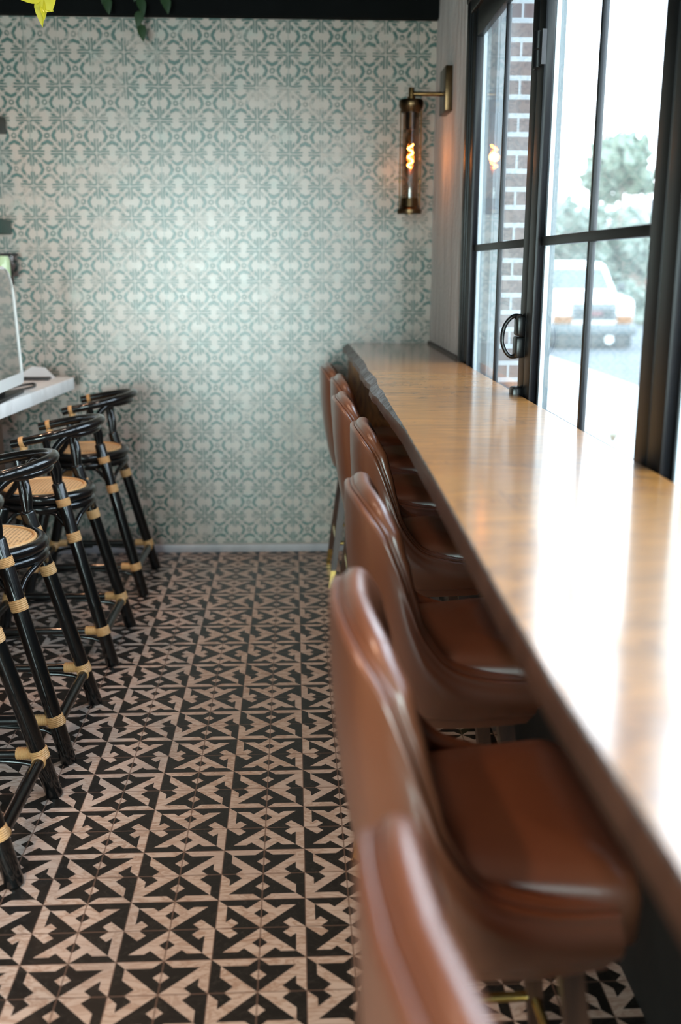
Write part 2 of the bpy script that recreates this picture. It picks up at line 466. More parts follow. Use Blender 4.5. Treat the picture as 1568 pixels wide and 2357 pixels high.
# ------------------------------------------------------------------ bi-fold windows
def fold_window(n, y1, y0, handle=False, first=False):
    """panel whose glass spans y0..y1 at x = .71; stiles fill the space to the next panel"""
    root = bpy.data.objects.new('window_%d' % n, None); COL.objects.link(root); root.location = (.71, (y0 + y1) / 2, ZS)
    struct(root)
    def part(mb, name, m, par=root, **k):
        o = mb.build(name, m, None, **k); o.parent = par
        o.matrix_parent_inverse = Matrix.Translation(-root.location) if par is root else Matrix.Identity(4)
        return o
    st = .0735
    f = MB()
    zb, zt = ZS + .005, ZT - .075
    gz0, gz1 = 1.045, 2.26
    # stiles with a stepped profile, and rails
    for a, b_ in ((y1, y1 + st), (y0 - st, y0)):
        f.box((.679, a, zb), (.706, b_, zt))
    f.box((.682, y0, zb), (.706, y1, gz0)).box((.682, y0, gz1), (.706, y1, zt))
    fr = part(f, 'frame', M['frame'], bevel=.003)
    mu = MB(); yc = (y0 + y1) / 2
    mu.box((.696, yc - .009, gz0), (.712, yc + .009, gz1)); part(mu, 'vertical_muntin', M['frame'], bevel=.002)
    mu = MB().box((.694, y0, 1.498), (.714, y1, 1.522)); part(mu, 'horizontal_muntin', M['frame'], bevel=.002)
    part(MB().box((.703, y0 - .004, gz0 - .004), (.7065, y1 + .004, gz1 + .004)), 'pane', M['glass'], smooth=False)
    for a, b_ in ((y1 - .004, y1 + st), (y0 - st, y0 + .004)):
        part(MB().box((.7075, a, gz0 - .03), (.720, b_, gz1 + .03)), 'spacer_bar', M['spacer'], smooth=False)
        part(MB().box((.7205, a, gz0 - .03), (.734, b_, gz1 + .03)), 'outer_bead', M['bead'], smooth=False)
    return root, part
def handle_on(part, y, z):
    h = MB()
    h.box((.655, y - .028, z - .062), (.680, y + .030, z - .001)).box((.657, y - .025, z + .001), (.680, y + .030, z + .060))
    part(h, 'lock_body', M['blackmetal'], bevel=.006)
    path = cr([(.672, y + .012, z + .058), (.630, y + .026, z + .056), (.592, y + .032, z + .030), (.580, y + .034, z - .006), (.590, y + .032, z - .036), (.622, y + .026, z - .060), (.672, y + .012, z - .058)], 8)
    path = [Vector((XW + (p.x - XW) * .55, p.y, p.z)) for p in path]
    part(MB().tube(path, .0065, 10), 'pull_handle', M['blackmetal'])
    part(MB().box((.648, y - .03, 1.045), (.682, y + .02, 1.092)), 'floor_bolt', M['blackmetal'], bevel=.008)
r, part = fold_window(1, 3.930, 3.010)
handle_on(part, 2.965, 1.240)
hb = MB().tube([(.672, 2.905, 1.968), (.672, 2.905, 2.012)], .0135, 14).tube([(.672, 2.905, 2.015), (.672, 2.905, 2.060)], .0135, 14)
hb.box((.672, 2.86, 1.97), (.684, 2.95, 2.058))
part(hb, 'hinge', M['blackmetal'])
P_ = [(2, 2.860, 1.940), (3, 1.790, .870), (4, .720, -.200), (5, -.350, -1.270)]
for n_, a, b_ in P_: fold_window(n_, a, b_)
# opening surround: jamb and head track
s_ = MB().box((.674, 4.006, ZS), (.775, YJ + .02, ZT)).box((.674, YN, ZS), (.775, YN + .073, ZT)).box((.670, YN, ZT - .075), (.775, YJ + .02, ZT + .005)).box((.674, YN, ZS - .01), (.775, YJ, ZS + .006))
s_.box((.664, YN, ZT - .03), (.70, YJ + .02, ZT + .005)).box((.668, 4.02, ZS), (.70, YJ + .02, ZT))
for yc in (2.935, 1.865, .795, -.275): s_.box((.686, yc - .006, ZS), (.735, yc + .006, ZT - .07))
struct(s_.build('trim_2', M['frame'], bevel=.004))

# assumed rear shop door (unseen, behind the camera)
root = bpy.data.objects.new('door_assumed_1', None); COL.objects.link(root); struct(root); root.location = (-1.0, YF - .05, 0)
f = MB()
for a in (RX0, (RX0 + RX1) / 2 - .05, RX1 - .1): f.box((a, YF - .07, 0), (a + .1, YF - .02, RZ1))
f.box((RX0, YF - .07, RZ1 - .1), (RX1, YF - .02, RZ1)).box((RX0, YF - .07, 0), (RX1, YF - .02, .2))
o = f.build('assumed_door_frame', M['frame']); o.parent = root; o.matrix_parent_inverse = Matrix.Translation(-root.location)
o = MB().box((RX0, YF - .047, .2), (RX1, YF - .043, RZ1 - .1)).build('pane', M['glass'], smooth=False); o.parent = root; o.matrix_parent_inverse = Matrix.Translation(-root.location)

# ------------------------------------------------------------------ wooden drink counter along the window
def xt(y):   # outer top edge
    pts = [(-1.2, .245), (.57, .243), (.83, .237), (1.14, .240), (1.77, .252), (2.06, .256), (2.4, .262), (2.66, .264), (2.9, .268), (3.04, .272), (3.14, .268), (3.22, .270), (3.4, .280), (3.55, .276), (3.7, .272), (3.86, .279), (4.06, .281), (4.3, .277), (4.73, .274), (5.0, .268)]
    for (a, xa), (b_, xb) in zip(pts, pts[1:]):
        if y <= b_: return xa + (xb - xa) * (y - a) / (b_ - a)
    return pts[-1][1]
def xm(y):   # where the bark stops on the face
    k = min(1, max(0, (y - 2.3) / .9))
    return xt(y) - .002 - k * (.022 + .008 * noise.noise((y * 7, 0, 0)))
ctop = thing('drink_counter', 'long glossy live edge wooden counter running under the folding windows', 'counter', (.46, 2.0, 0))
def pin(o, r): o.parent = r; o.matrix_parent_inverse = Matrix.Translation(-r.location); return o
Y0c = -1.4; ys = [Y0c + (4.995 - Y0c) * i / 260 for i in range(261)]
ZTOP, ZBOT = 1.07, 1.028
g = []
for y in ys:
    jt = noise.noise((y * 23, 2, 0)) * .0035 * min(1, max(0, (y - 1.5)))
    a = xt(y) + jt; k = min(1, max(0, (y - 2.3) / .9))
    zm = ZTOP - .003 - k * .017 - k * .004 * noise.noise((y * 11, 5, 0))
    g.append([(a, y, ZTOP), (xm(y), y, zm), (xm(y) - .003, y, ZBOT + .004), (xm(y) + .002, y, ZBOT)])
topm = MB().grid([[(XW - .012, p[0][1], ZTOP), (.56, p[0][1], ZTOP), (.42, p[0][1], ZTOP), p[0]] for p in g])
topm.grid([[p[3], (XW - .012, p[0][1], ZBOT)] for p in g]); topm.grid([[(XW - .012, p[0][1], ZBOT), (XW - .012, p[0][1], ZTOP)] for p in g])
pin(topm.build('slab', M['counter'], angle=30), ctop)
pin(MB().grid([[p[0], p[1]] for p in g]).build('live_edge', M['bark'], angle=60), ctop)
pin(MB().grid([[p[1], p[2], p[3]] for p in g]).build('front_edge', M['edgewood'], angle=60), ctop)
leg = MB(); n_ = 16
leg.grid([[(.262 + .012 * noise.noise((0, 0, z * 3.0)), 4.86, z), (XW - .012, 4.86, z), (XW - .012, 4.92, z), (.266 + .012 * noise.noise((0, 0, z * 3.0)), 4.92, z)] for z in [1.028 * i / n_ for i in range(n_ + 1)]], closev=True, caps=True)
pin(leg.build('slab_leg', M['burl'], smooth=False), ctop)
leg = MB().box((.30, -.55, 0), (XW - .012, -.49, 1.028)); pin(leg.build('slab_leg', M['burl'], smooth=False), ctop)
# ledge strip against plaster
o = MB().box((XW - .016, 4.09, ZTOP), (XW - .003, 4.985, ZTOP + .012)).build('trim_3', M['shelfbrown']); struct(o)

# ------------------------------------------------------------------ leather bar chairs
SPTS = [(0.0, (-.200, 0, .988), (-.150, 0)), (.14, (-.194, .092, .986), (-.145, .085)), (.27, (-.179, .165, .971), (-.126, .150)),
        (.37, (-.152, .205, .936), (-.103, .190)), (.46, (-.127, .224, .880), (-.080, .210)), (.55, (-.102, .234, .812), (-.055, .220)),
        (.66, (-.072, .239, .740), (-.018, .227)), (.78, (-.018, .240, .678), (.036, .228)), (.90, (.066, .235, .648), (.094, .224)), (1.0, (.158, .222, .636), (.160, .214))]
def shell_curves(n=10):
    rim = cr([p[1] for p in SPTS], n); base = cr([(p[2][0], p[2][1], .572) for p in SPTS], n)
    mir = lambda L: [Vector((p.x, -p.y, p.z)) for p in reversed(L[1:])] + L
    return mir(rim), mir(base)
RIM, BAS = shell_curves()
NS = len(RIM)
def surf(i, t):
    """outer skin point and horizontal outward normal"""
    def P(k, t):
        k = max(0, min(NS - 1, k)); p = BAS[k].lerp(RIM[k], t); return p
    a, b_ = P(i - 1, t), P(i + 1, t); tg = b_ - a
    n = Vector((-tg.y, tg.x, 0)); n = n.normalized() if n.length > 1e-9 else Vector((-1, 0, 0))
    c = Vector((.0, 0, 0)); p = P(i, t)
    if n.dot(Vector((p.x - .06, p.y, 0))) < 0: n = -n
    return p + n * (.014 * sin(pi * min(1, t * 1.02)) ** .8 if t > 0 else 0), n
def upd(i):
    """direction in the skin, perpendicular to the rim"""
    a, b_ = RIM[max(0, i - 1)], RIM[min(NS - 1, i + 1)]; tg = (b_ - a).normalized()
    u = (RIM[i] - BAS[i]); u = u - tg * u.dot(tg)
    return u.normalized()
def sheet(off, thk, lift, mb, tk=1.0):
    g = []
    for i in range(NS):
        s = abs(2 * i / (NS - 1) - 1); th = thk * (1 - (1 - tk) * s ** 2)
        loop = []
        T = [0, .04, .12, .25, .4, .55, .7, .82, .92, 1.0]
        for t in T:
            p, n = surf(i, t); loop.append(p - n * off)
        p, n = surf(i, 1.0); u = upd(i); c = p - n * (off + th / 2) + u * lift
        for k in range(0, 9):
            a = pi * k / 8; loop.append(c + n * (cos(a) * th / 2) + u * (sin(a) * th / 2))
        for t in reversed(T):
            p, n = surf(i, t)
            q = p - n * (off + th); loop.append(q)
        g.append(loop)
    mb.grid(g, closev=True, caps=True)
    return mb
def make_chair(label):
    t = thing('bar_chair', label, 'chair', group='brown leather chairs along the counter')
    sheet(0, .017, 0, MB()).build('outer_shell', M['leather'], t, angle=70)
    sheet(.018, .038, .004, MB(), .55).build('inner_pad', M['leather'], t, angle=70)
    pp = []
    for i in range(NS):
        p, n = surf(i, 1.0); pp.append(p - n * .0180 + upd(i) * .0085)
    MB().tube(pp, .0042, 8).build('piping', M['leather'], t)
    # seat pan closing the shell underneath
    b_ = MB(); n = len(BAS)
    vs = [(p.x, p.y, .574) for p in BAS] + [(p.x * .93, p.y * .93, .548) for p in BAS]
    b_.add(vs, [tuple(range(n))[::-1], tuple(range(n, 2 * n))] + [(k, (k + 1) % n, n + (k + 1) % n, n + k) for k in range(n)])
    b_.build('seat_base', M['leather'], t)
    # cushion
    def ring(ins, z):
        x0, x1 = -.125 + ins, .205 - ins; out = []
        N = 56
        for k in range(N):
            a = 2 * pi * k / N; ca, sa = cos(a), sin(a)
            e = .26
            xx = (x0 + x1) / 2 + (x1 - x0) / 2 * (abs(ca) ** e if ca > 0 else -abs(ca) ** .55)
            hw = (.172 + .048 * max(0, (xx - x0) / (x1 - x0)) ** 1.5) - ins
            out.append((xx, hw * (abs(sa) ** e) * (1 if sa > 0 else -1), z))
        return out
    c = MB(); c.grid([ring(.012, .575), ring(.002, .587), ring(0, .640), ring(.003, .662), ring(.012, .678), ring(.04, .690), ring(.09, .697), ring(.14, .700)], closev=True, caps=True)
    c.build('seat_cushion', M['leather'], t, angle=60)
    for sx in (-1, 1):
        for sy in (-1, 1):
            a = Vector((.02 + sx * .095, sy * .120, .575)); b0 = Vector((.02 + sx * .175, sy * .190, 0.0))
            def sq(p, h): return [(p.x - h, p.y - h, p.z), (p.x + h, p.y - h, p.z), (p.x + h, p.y + h, p.z), (p.x - h, p.y + h, p.z)]
            k = a.lerp(b0, .86)
            l = MB().grid([sq(a, .017), sq(a.lerp(b0, .5), .015), sq(k, .0115)], closev=True, caps=True).build('leg', M['walnut'], t, smooth=False)
            MB().grid([sq(k, .0122), sq(b0, .0095)], closev=True, caps=True).build('ferrule', M['gold'], l, smooth=False)
    z = .205; q = (.575 - z) / .575; ex = .095 + .08 * q; ey = .120 + .07 * q
    fr = MB(); P = [(.02 - ex, -ey, z), (.02 + ex, -ey, z), (.02 + ex, ey, z), (.02 - ex, ey, z)]
    for a, b1 in zip(P, P[1:] + P[:1]): fr.tube([a, b1], .009, 10)
    fr.build('footrest', M['gold'], t)
    return t
# apex positions measured from the photograph (x of back top, y centre), rotation
CH = [((0.049, 0.585), .12, 'brown leather bar chair nearest the camera, cut by the bottom edge of the photo'),
      ((0.045, 1.295), .02, 'brown leather bar chair with pale shining top rim, second nearest the camera'),
      ((0.104, 2.010), .04, 'brown leather bar chair, third from the camera, its whole swooping arm in view'),
      ((0.159, 2.830), .0, 'brown leather bar chair, fourth from the camera, pushed furthest under the counter'),
      ((0.131, 3.460), .02, 'brown leather bar chair, third from the tiled back wall, beside the rough bark edge'),
      ((0.147, 4.060), .0, 'brown leather bar chair, second from the tiled back wall'),
      ((0.116, 4.570), .0, 'brown leather bar chair farthest away, closest to the tiled back wall')]
ch0 = None
for (ax, ay), rz, lab in CH:
    loc = (ax + .200 * cos(rz), ay + .2 * sin(rz), 0)
    if ch0 is None: ch0 = make_chair(lab); ch0.location = loc; ch0.rotation_euler.z = rz
    else: dup(ch0, loc, rz, lab)

# ------------------------------------------------------------------ black rattan stools
def make_stool(label):
    t = thing('rattan_stool', label, 'stool', group='black rattan bar stools at the white counter')
    def wrap(mb, a, b_, r, turns=5):
        a, b_ = Vector(a), Vector(b_); n = turns * 4
        pts = [a.lerp(b_, k / n) for k in range(n + 1)]
        rr = [r + .0022 + .0010 * cos(2 * pi * k / 4) for k in range(n + 1)]; rr[0] = r; rr[-1] = r
        return mb.tube(pts, rr, 14, caps=False)
    LR = .0232
    tops = {}
    def legline(sx, sy):
        top = Vector((sx * .088, sy * .165, .685 if sx > 0 else .60)); bot = Vector((sx * .258, sy * .208, 0))
        if sx < 0: top = Vector((sx * (.088 + .17 * .085 / .685), sy * (.165 + .043 * .085 / .685), .60))
        return top, bot
    def at(sx, sy, z):
        a, b_ = legline(sx, sy); k = (a.z - z) / (a.z - b_.z); return a.lerp(b_, k)
    for sx in (1, -1):
        for sy in (-1, 1):
            a, b_ = legline(sx, sy)
            l = MB().tube([a + (a - b_).normalized() * .0, a.lerp(b_, .004), a.lerp(b_, .01), a.lerp(b_, .99), b_ + (b_ - a) * .0], [LR * .82, LR * .95, LR, LR * 1.02, LR * .95], 16).build('leg', M['ebony'], t)
            for z0, z1 in ((.470, .505), (.600, .628), (.118, .150)):
                if z1 > a.z: continue
                wrap(MB(), at(sx, sy, z0), at(sx, sy, z1), LR, 6).build('rattan_wrap', M['rattan'], l)
    # seat: black ring, rim ring below, cane centre
    R_ = .185; zs = .622
    circ = lambda r, z, n=48: [(r * cos(2 * pi * k / n), r * sin(2 * pi * k / n), z) for k in range(n)]
    sr = MB().tube(circ(R_ - .018, zs), .0195, 12, closed=True).tube(circ(R_ - .018, zs - .034), .0165, 12, closed=True)
    sr.build('seat_ring', M['ebony'], t)
    cs = MB().lathe([(.0001, zs + .022), (.05, zs + .0215), (.10, zs + .020), (.145, zs + .016), (.15, zs + .0)], n=40)
    c_ = cs.build('cane_seat', M['cane'], t)
    MB().tube(circ(.147, zs + .016), .006, 8, closed=True).build('cane_edge', M['rattan'], c_)
    # stretchers
    zsid, zend = .135, .118
    for sy in (-1, 1):
        a, b_ = at(1, sy, zsid), at(-1, sy, zsid)
        s_ = MB().tube([a, b_], .0145, 12).build('stretcher', M['ebony'], t)
        d = (b_ - a).normalized()
        for p0, dd in ((a, d), (b_, -d)): wrap(MB(), p0 + dd * .020, p0 + dd * .062, .0145, 7).build('rattan_wrap', M['rattan'], s_)
    for sx in (1, -1):
        a, b_ = at(sx, -1, zend), at(sx, 1, zend)
        s_ = MB().tube([a, b_], .0165, 12).build('stretcher', M['ebony'], t)
        d = (b_ - a).normalized()
        for p0, dd in ((a, d), (b_, -d)): wrap(MB(), p0 + dd * .018, p0 + dd * .034, .0165, 3).build('rattan_wrap', M['rattan'], s_)
    # curved braces: under the side stretchers and under the seat
    for sy in (-1, 1):
        for sx in (1, -1):
            f_ = at(sx, sy, .045); a = at(sx, sy, zsid); b_ = at(-sx, sy, zsid); m_ = a.lerp(b_, .30)
            MB().tube(cr([f_, f_.lerp(a, .6) + (m_ - a) * .22, m_ + Vector((0, 0, -.020)), m_.lerp(b_, .15) + Vector((0, 0, -.016))], 6), .0075, 10).build('brace', M['ebony'], t)
            f_ = at(sx, sy, .50); a = at(sx, sy, .585); c_ = Vector((a.x * .1, sy * .150, .572))
            MB().tube(cr([f_, at(sx, sy, .545).lerp(Vector((a.x * .75, a.y * .98, .552)), .9), Vector((a.x * .55, sy * .157, .572)), c_], 6), .0085, 10).build('brace', M['ebony'], t)
        sx = 1
    for sx in (1, -1):
        f1, f2 = at(sx, -1, .50), at(sx, 1, .50)
        MB().tube(cr([f1, Vector((sx * .150, -.125, .552)), Vector((sx * .170, -.05, .575)), Vector((sx * .172, .05, .575)), Vector((sx * .150, .125, .552)), f2], 6), .0085, 10).build('brace', M['ebony'], t)
    # arms: upper U rail
    def rail(R0, z0, zr, xe, n=22, dx=0.0):
        P = []
        for k in range(7): P.append(Vector((xe + (.02 - xe) * k / 7 + dx, -R0, 0)))
        for k in range(n + 1):
            a = -pi / 2 + pi * k / n; P.append(Vector((.02 + dx + R0 * 1.02 * cos(a), R0 * sin(a), 0)))
        for k in range(1, 8): P.append(Vector((.02 + (xe - .02) * k / 7 + dx, R0, 0)))
        for p in P:
            q = (p.x - xe) / (.22 - xe); p.z = z0 + (zr - z0) * q
        return P
    P = rail(.196, .832, .886, -.055)
    ar = MB().tube(P, .0165, 14).build('arm_rail', M['ebony'], t)
    for s in (0, 1):
        a, b_ = (P[2], P[4]) if s == 0 else (P[-3], P[-5])
        wrap(MB(), a.lerp(b_, .3), a.lerp(b_, 1.05), .0165, 6).build('rattan_wrap', M['rattan'], ar)
    # lower rail that turns down into the two back posts
    tl, tr_ = legline(1, -1)[0], legline(1, 1)[0]
    n = 16; U = []
    for k in range(n + 1):
        a = radians(-62 + 124 * k / n); U.append(Vector((.02 + .186 * cos(a), .186 * sin(a), .857 - .010 * (1 - cos(a)))))
    lo = [tl + Vector((.004, 0, -.02)), tl + Vector((.006, -.004, .05)), Vector((.085, -.178, .800))]
    hi = [Vector((.085, .178, .800)), tr_ + Vector((.006, .004, .05)), tr_ + Vector((.004, 0, -.02))]
    MB().tube(cr(lo + U[1:-1:2] + hi, 6), .0125, 12).build('lower_rail', M['ebony'], t)
    # short posts up to the arm and front arm supports
    for sy in (-1, 1):
        tp = legline(1, sy)[0]
        MB().tube(cr([tp + Vector((0, 0, -.02)), tp + Vector((-.012, sy * .010, .06)), Vector((.062, sy * .193, .845))], 6), .0125, 12).build('back_post', M['ebony'], t)
        f_ = Vector((-.014, sy * .193, .838))
        pst = MB().tube(cr([f_, Vector((-.020, sy * .190, .79)), Vector((-.045, sy * .180, .70)), Vector((-.095, sy * .158, .635))], 6), .0115, 12).build('front_post', M['ebony'], t)
        w_ = MB(); wrap(w_, f_ + Vector((0, 0, -.014)), f_ + Vector((-.003, -sy * .001, -.044)), .0118, 6); w_.build('rattan_wrap', M['rattan'], pst)
    return t
ST = [((-.938, 2.345), .0, 'black rattan stool nearest the camera, mostly cut off by the left edge'),
      ((-.941, 2.952), .0, 'black rattan stool with its woven cane seat at the left edge, second from the camera'),
      ((-.940, 3.700), .0, 'black rattan stool whose full curved arm rail shows, second from the back wall'),
      ((-.943, 4.510), .0, 'black rattan stool farthest from the camera, in front of the tiled wall')]
s0 = None
for (sx, sy), rz, lab in ST:
    if s0 is None: s0 = make_stool(lab); s0.location = (sx, sy, 0)
    else: dup(s0, (sx, sy, 0), rz, lab)

# ------------------------------------------------------------------ white service counter on the left
sc = thing('service_counter', 'white marble topped service counter with brown wooden base at the left edge', 'counter', (-1.5, 3.2, 0))
def xe(y): return -1.138 + (y - 3.894) * .079
tm = MB(); prof = []
Yn, Yf = .4, 4.90
out = [(-2.0, Yn), (xe(Yn), Yn), (xe(Yf - .05), Yf - .05)]
for k in range(1, 7):
    a = pi / 2 * k / 6; out.append((xe(Yf) - .05 + .05 * cos(a), Yf - .05 + .05 * sin(a)))
out += [(-2.0, Yf)]
n = len(out)
tm.add([(x, y, .862) for x, y in out] + [(x, y, .920) for x, y in out], [tuple(range(n))[::-1], tuple(range(n, 2 * n))] + [(k, (k + 1) % n, n + (k + 1) % n, n + k) for k in range(n)])
pin(tm.build('countertop', M['marble'], bevel=.005), sc)
pin(MB().box((-1.95, .5, 0), (-1.36, 4.66, .862)).build('base_panel', M['panelwood'], smooth=False), sc)

# point of sale screen: white frame, glossy panel, facing the aisle
pos = thing('pos_monitor', 'white framed touch screen leaning back on the white counter', 'monitor', (-1.150, 4.015, .92))
W2, H2 = .285, .485
fr = MB(); loopO, loopI = [], []
def rr(hw, z0, z1, r, n=10):
    R = r * 4.2
    L = []
    for cx_, cz, a0, r_ in ((hw - r, z0 + r, -pi / 2, r), (hw - R, z1 - R, 0, R), (-hw + R, z1 - R, pi / 2, R), (-hw + r, z0 + r, pi, r)):
        for k in range(n + 1):
            a = a0 + pi / 2 * k / n; L.append((cx_ + r_ * cos(a), cz + r_ * sin(a)))
    return L
O_, I_ = rr(W2, 0, H2, .035), rr(W2 - .012, .048, H2 - .012, .022)
k14 = tan(radians(2))
def tilt(y, z, d): return (-z * k14 + d, y, .035 + z)
fr.grid([[tilt(y, z, 0) for y, z in O_], [tilt(y, z, .004) for y, z in rr(W2 - .003, .003, H2 - .003, .033)], [tilt(y, z, .004) for y, z in I_], [tilt(y, z, -.002) for y, z in I_]], closev=True)
fr.grid([[tilt(y, z, 0) for y, z in O_], [tilt(y, z, -.022) for y, z in O_]], closev=True)
nb = len(O_); fr.add([tilt(y, z, -.022) for y, z in O_], [tuple(range(nb))])
fr.build('bezel', M['white'], pos, angle=50)
sn = MB(); ni = len(I_); sn.add([tilt(y, z, -.001) for y, z in I_], [tuple(range(ni))]); sn.build('screen', M['screen'], pos, smooth=False)
MB().box((-.16, -.24, 0), (.012, .24, .014)).box((-.07, -.10, .014), (-.026, .10, .12)).build('stand', M['black'], pos, bevel=.004)
cab = MB().tube(cr([(-.03, .22, .01), (-.005, .33, .008), (.004, .44, .006), (-.02, .53, .006), (-.05, .50, .006), (-.07, .40, .008), (-.08, .22, .01)], 8), .005, 8)
cab.build('cable', M['black'], pos)
# bill folder with a slip of paper behind it, near the counter end
bf = thing('bill_tray', 'flat black bill tray lying near the end of the white counter', 'tray', (-1.205, 4.76, .92), .0)
MB().box((-.10, -.03, 0), (.055, .03, .012)).build('tray', M['black'], bf, bevel=.003)
pc = MB(); pc.add([(-.12, .0, 0), (.075, .0, 0), (.03, .02, .050), (-.03, .02, .056), (-.10, .05, 0), (.07, .05, 0)], [(0, 1, 2, 3), (4, 3, 2, 5), (0, 3, 4), (1, 5, 2)])
o = pc.build('paper_tent', M['paper'], None, smooth=False); o.location = (-1.215, 4.81, .9205); tag(o, 'grey folded paper tent standing behind the black bill tray', 'card')
o = MB().box((-.015, -.012, 0), (.015, .012, .03)).build('salt_pot', M['paper'], None, bevel=.004); o.location = (-1.30, 4.66, .9205); tag(o, 'tiny pale cube shaped pot between the screen and the bill tray', 'pot')

# ------------------------------------------------------------------ wall shelves at far left, bottle and carafe
def shelf(z0, z1, x1, m, lab):
    o = MB().box((-2.2, 4.80, z0), (x1, 4.999, z1)).build('wall_shelf', M[m], None, bevel=.004)
    return tag(o, lab, 'shelf', 'shelves on the tiled wall')
shelf(2.037, 2.106, -1.329, 'blackgreen', 'blackish green wall shelf at the left edge, topmost of three')
shelf(1.586, 1.651, -1.339, 'green', 'dark green wall shelf at the left edge, between two others')
shelf(1.351, 1.390, -1.347, 'shelfbrown', 'dark brown wall shelf end behind the white framed screen')
bt = thing('bottle', 'pale green glass bottle on the dark brown wall shelf', 'bottle', (-1.353, 4.860, 1.390))
MB().lathe([(.0001, 0), (.028, 0), (.031, .006), (.031, .075), (.024, .095), (.024, .096)]).build('bottle_body', M['greenglass'], bt)
MB().lathe([(.024, .095), (.0245, .100), (.022, .104), (.0001, .104)]).build('cap', M['dark'], bt)
cf = thing('glass_jar', 'clear smoky glass jar with grey lid beside the green bottle', 'jar', (-1.342, 4.935, 1.390))
MB().lathe([(.0001, 0), (.036, 0), (.038, .004), (.038, .098)]).build('jar_body', M['smoke'], cf)
MB().lathe([(.0001, .098), (.040, .098), (.040, .108), (.0001, .108)]).build('lid', M['dark'], cf)

# ------------------------------------------------------------------ trailing plants
def leaf(mb, base, d, side, L, W, fold=.25):
    d = Vector(d).normalized(); side = Vector(side); side = (side - d * side.dot(d)).normalized(); up = d.cross(side)
    rows = []
    pr = [(0, .05), (.06, .55), (.18, .9), (.35, 1.0), (.55, .82), (.75, .5), (.9, .2), (1.0, .01)]
    for t, w_ in pr:
        c = Vector(base) + d * (L * t) + up * (-.12 * L * t * t)
        rows.append([c - side * (W * w_ * .5) + up * (W * w_ * .5 * fold), c - up * 0.0, c + side * (W * w_ * .5) + up * (W * w_ * .5 * fold)])
    mb.grid(rows)
vn = thing('trailing_plant', 'bright yellow green leaf vine hanging down at the top left corner', 'plant', (-.68, 3.0, ZC))
MB().tube([(0, 0, 0), (.01, .01, -.3), (-.004, 0, -.6), (.0, 0, -.80), (.002, 0, -.835)], .0022, 8).build('stem', M['stem'], vn)
lf = MB()
leaf(lf, (.0, -.003, -.785), (-.62, -.1, -.25), (.4, .1, -.9), .06, .055, .3)
leaf(lf, (.0, -.006, -.770), (.42, -.15, -.9), (1, .1, .45), .074, .070, -.3)
leaf(lf, (.0, .0, -.80), (-.02, -.1, -1), (1, -.2, 0), .075, .032, .5)
leaf(lf, (.006, .0, -.822), (.55, -.1, -.25), (.2, .2, 1), .030, .030, .4)
leaf(lf, (.004, .0, -.818), (.15, -.2, -1), (1, .5, 0), .040, .018, .4)
leaf(lf, (.0, .0, -.69), (.5, -.1, -.4), (.4, .1, .8), .06, .05)
leaf(lf, (.0, .0, -.62), (-.5, -.1, -.4), (-.4, .1, .8), .06, .05)
lf.build('foliage', M['leafy'], vn)
for i, (px_, zb, lab) in enumerate([(-.668, 2.415, 'dark green vine hanging in front of the black beam, its tip over the tiles'), (-.815, 2.525, 'dark green vine on the black beam left of the longer vine'), (-.555, 2.53, 'dark green vine on the black beam right of the longer vine')]):
    v = thing('trailing_plant', lab, 'plant', (px_, 4.86, ZC))
    L_ = ZC - zb - .05
    MB().tube([(0, 0, 0), (.01, 0, -L_ * .5), (0, 0, -L_)], .003, 8).build('stem', M['stem'], v)
    lf = MB()
    for k in range(9):
        z = -L_ * (k + 1) / 9; sgn = -1 if k % 2 else 1
        leaf(lf, (0, -.002, z + .02), (sgn * (.45 - .04 * k), -.15, -.8), (1, .25, sgn * .3), .075, .042)
    lf.build('foliage', M['leafd'], v)

# ------------------------------------------------------------------ wall sconce
LY, LX = 4.60, .519
sn_ = thing('wall_sconce', 'brass wall sconce with clear glass tube and glowing spiral bulb by the window', 'lamp', (XW, LY, 2.18))
def sp(mb, name, m, par=None, **k):
    o = mb.build(name, m, None, **k)
    o.parent = par or sn_
    if par is None: o.matrix_parent_inverse = Matrix.Translation(-sn_.location)
    return o
sp(MB().box((.648, 4.475, 2.083), (XW + .004, 4.645, 2.262)), 'backplate', M['darkbrass'], bevel=.003)
sp(MB().tube([(LX, LY, 2.167), (.655, LY, 2.167)], .0095, 14), 'arm', M['brass'])
sp(MB().lathe([(.0001, 2.192), (.011, 2.192), (.012, 2.188), (.012, 2.158), (.017, 2.155), (.018, 2.138), (.018, 2.10)], (LX, LY, 0)), 'finial', M['brass'])
sp(MB().lathe([(.0001, 2.146), (.050, 2.142), (.0535, 2.134), (.0535, 2.116), (.044, 2.098), (.041, 2.09), (.0001, 2.09)], (LX, LY, 0)), 'cap', M['darkbrass'])
sp(MB().lathe([(.024, 2.092), (.024, 2.03), (.020, 2.02), (.0001, 2.02)], (LX, LY, 0)), 'socket', M['darkbrass'])
sp(MB().lathe([(.037, 2.095), (.037, 1.735)], (LX, LY, 0), n=40), 'glass_tube', M['clear'])
ob = []
for k in range(13):
    a = pi / 2 * k / 12; ob.append((.082 + .012 * sin(a), 1.75 - .012 + .012 * cos(a)))
sp(MB().lathe([(.052, 2.12), (.075, 2.09), (.085, 2.04), (.087, 1.90), (.086, 1.78), (.076, 1.73), (.052, 1.695)], (LX, LY, 0), n=40), 'glass_globe', m_glass('thin_clear_glass', 0, spec=.35, ior=1.25))
sp(MB().lathe([(.0001, 1.668), (.0535, 1.668), (.055, 1.674), (.055, 1.685), (.042, 1.698), (.039, 1.735), (.034, 1.735), (.03, 1.72), (.0001, 1.72)], (LX, LY, 0)), 'base_cup', M['darkbrass'])
sp(MB().lathe([(.019, 1.667), (.019, 1.715), (.015, 1.735), (.012, 1.76), (.0001, 1.762)], (LX, LY, 0)), 'base_stud', M['brass'])
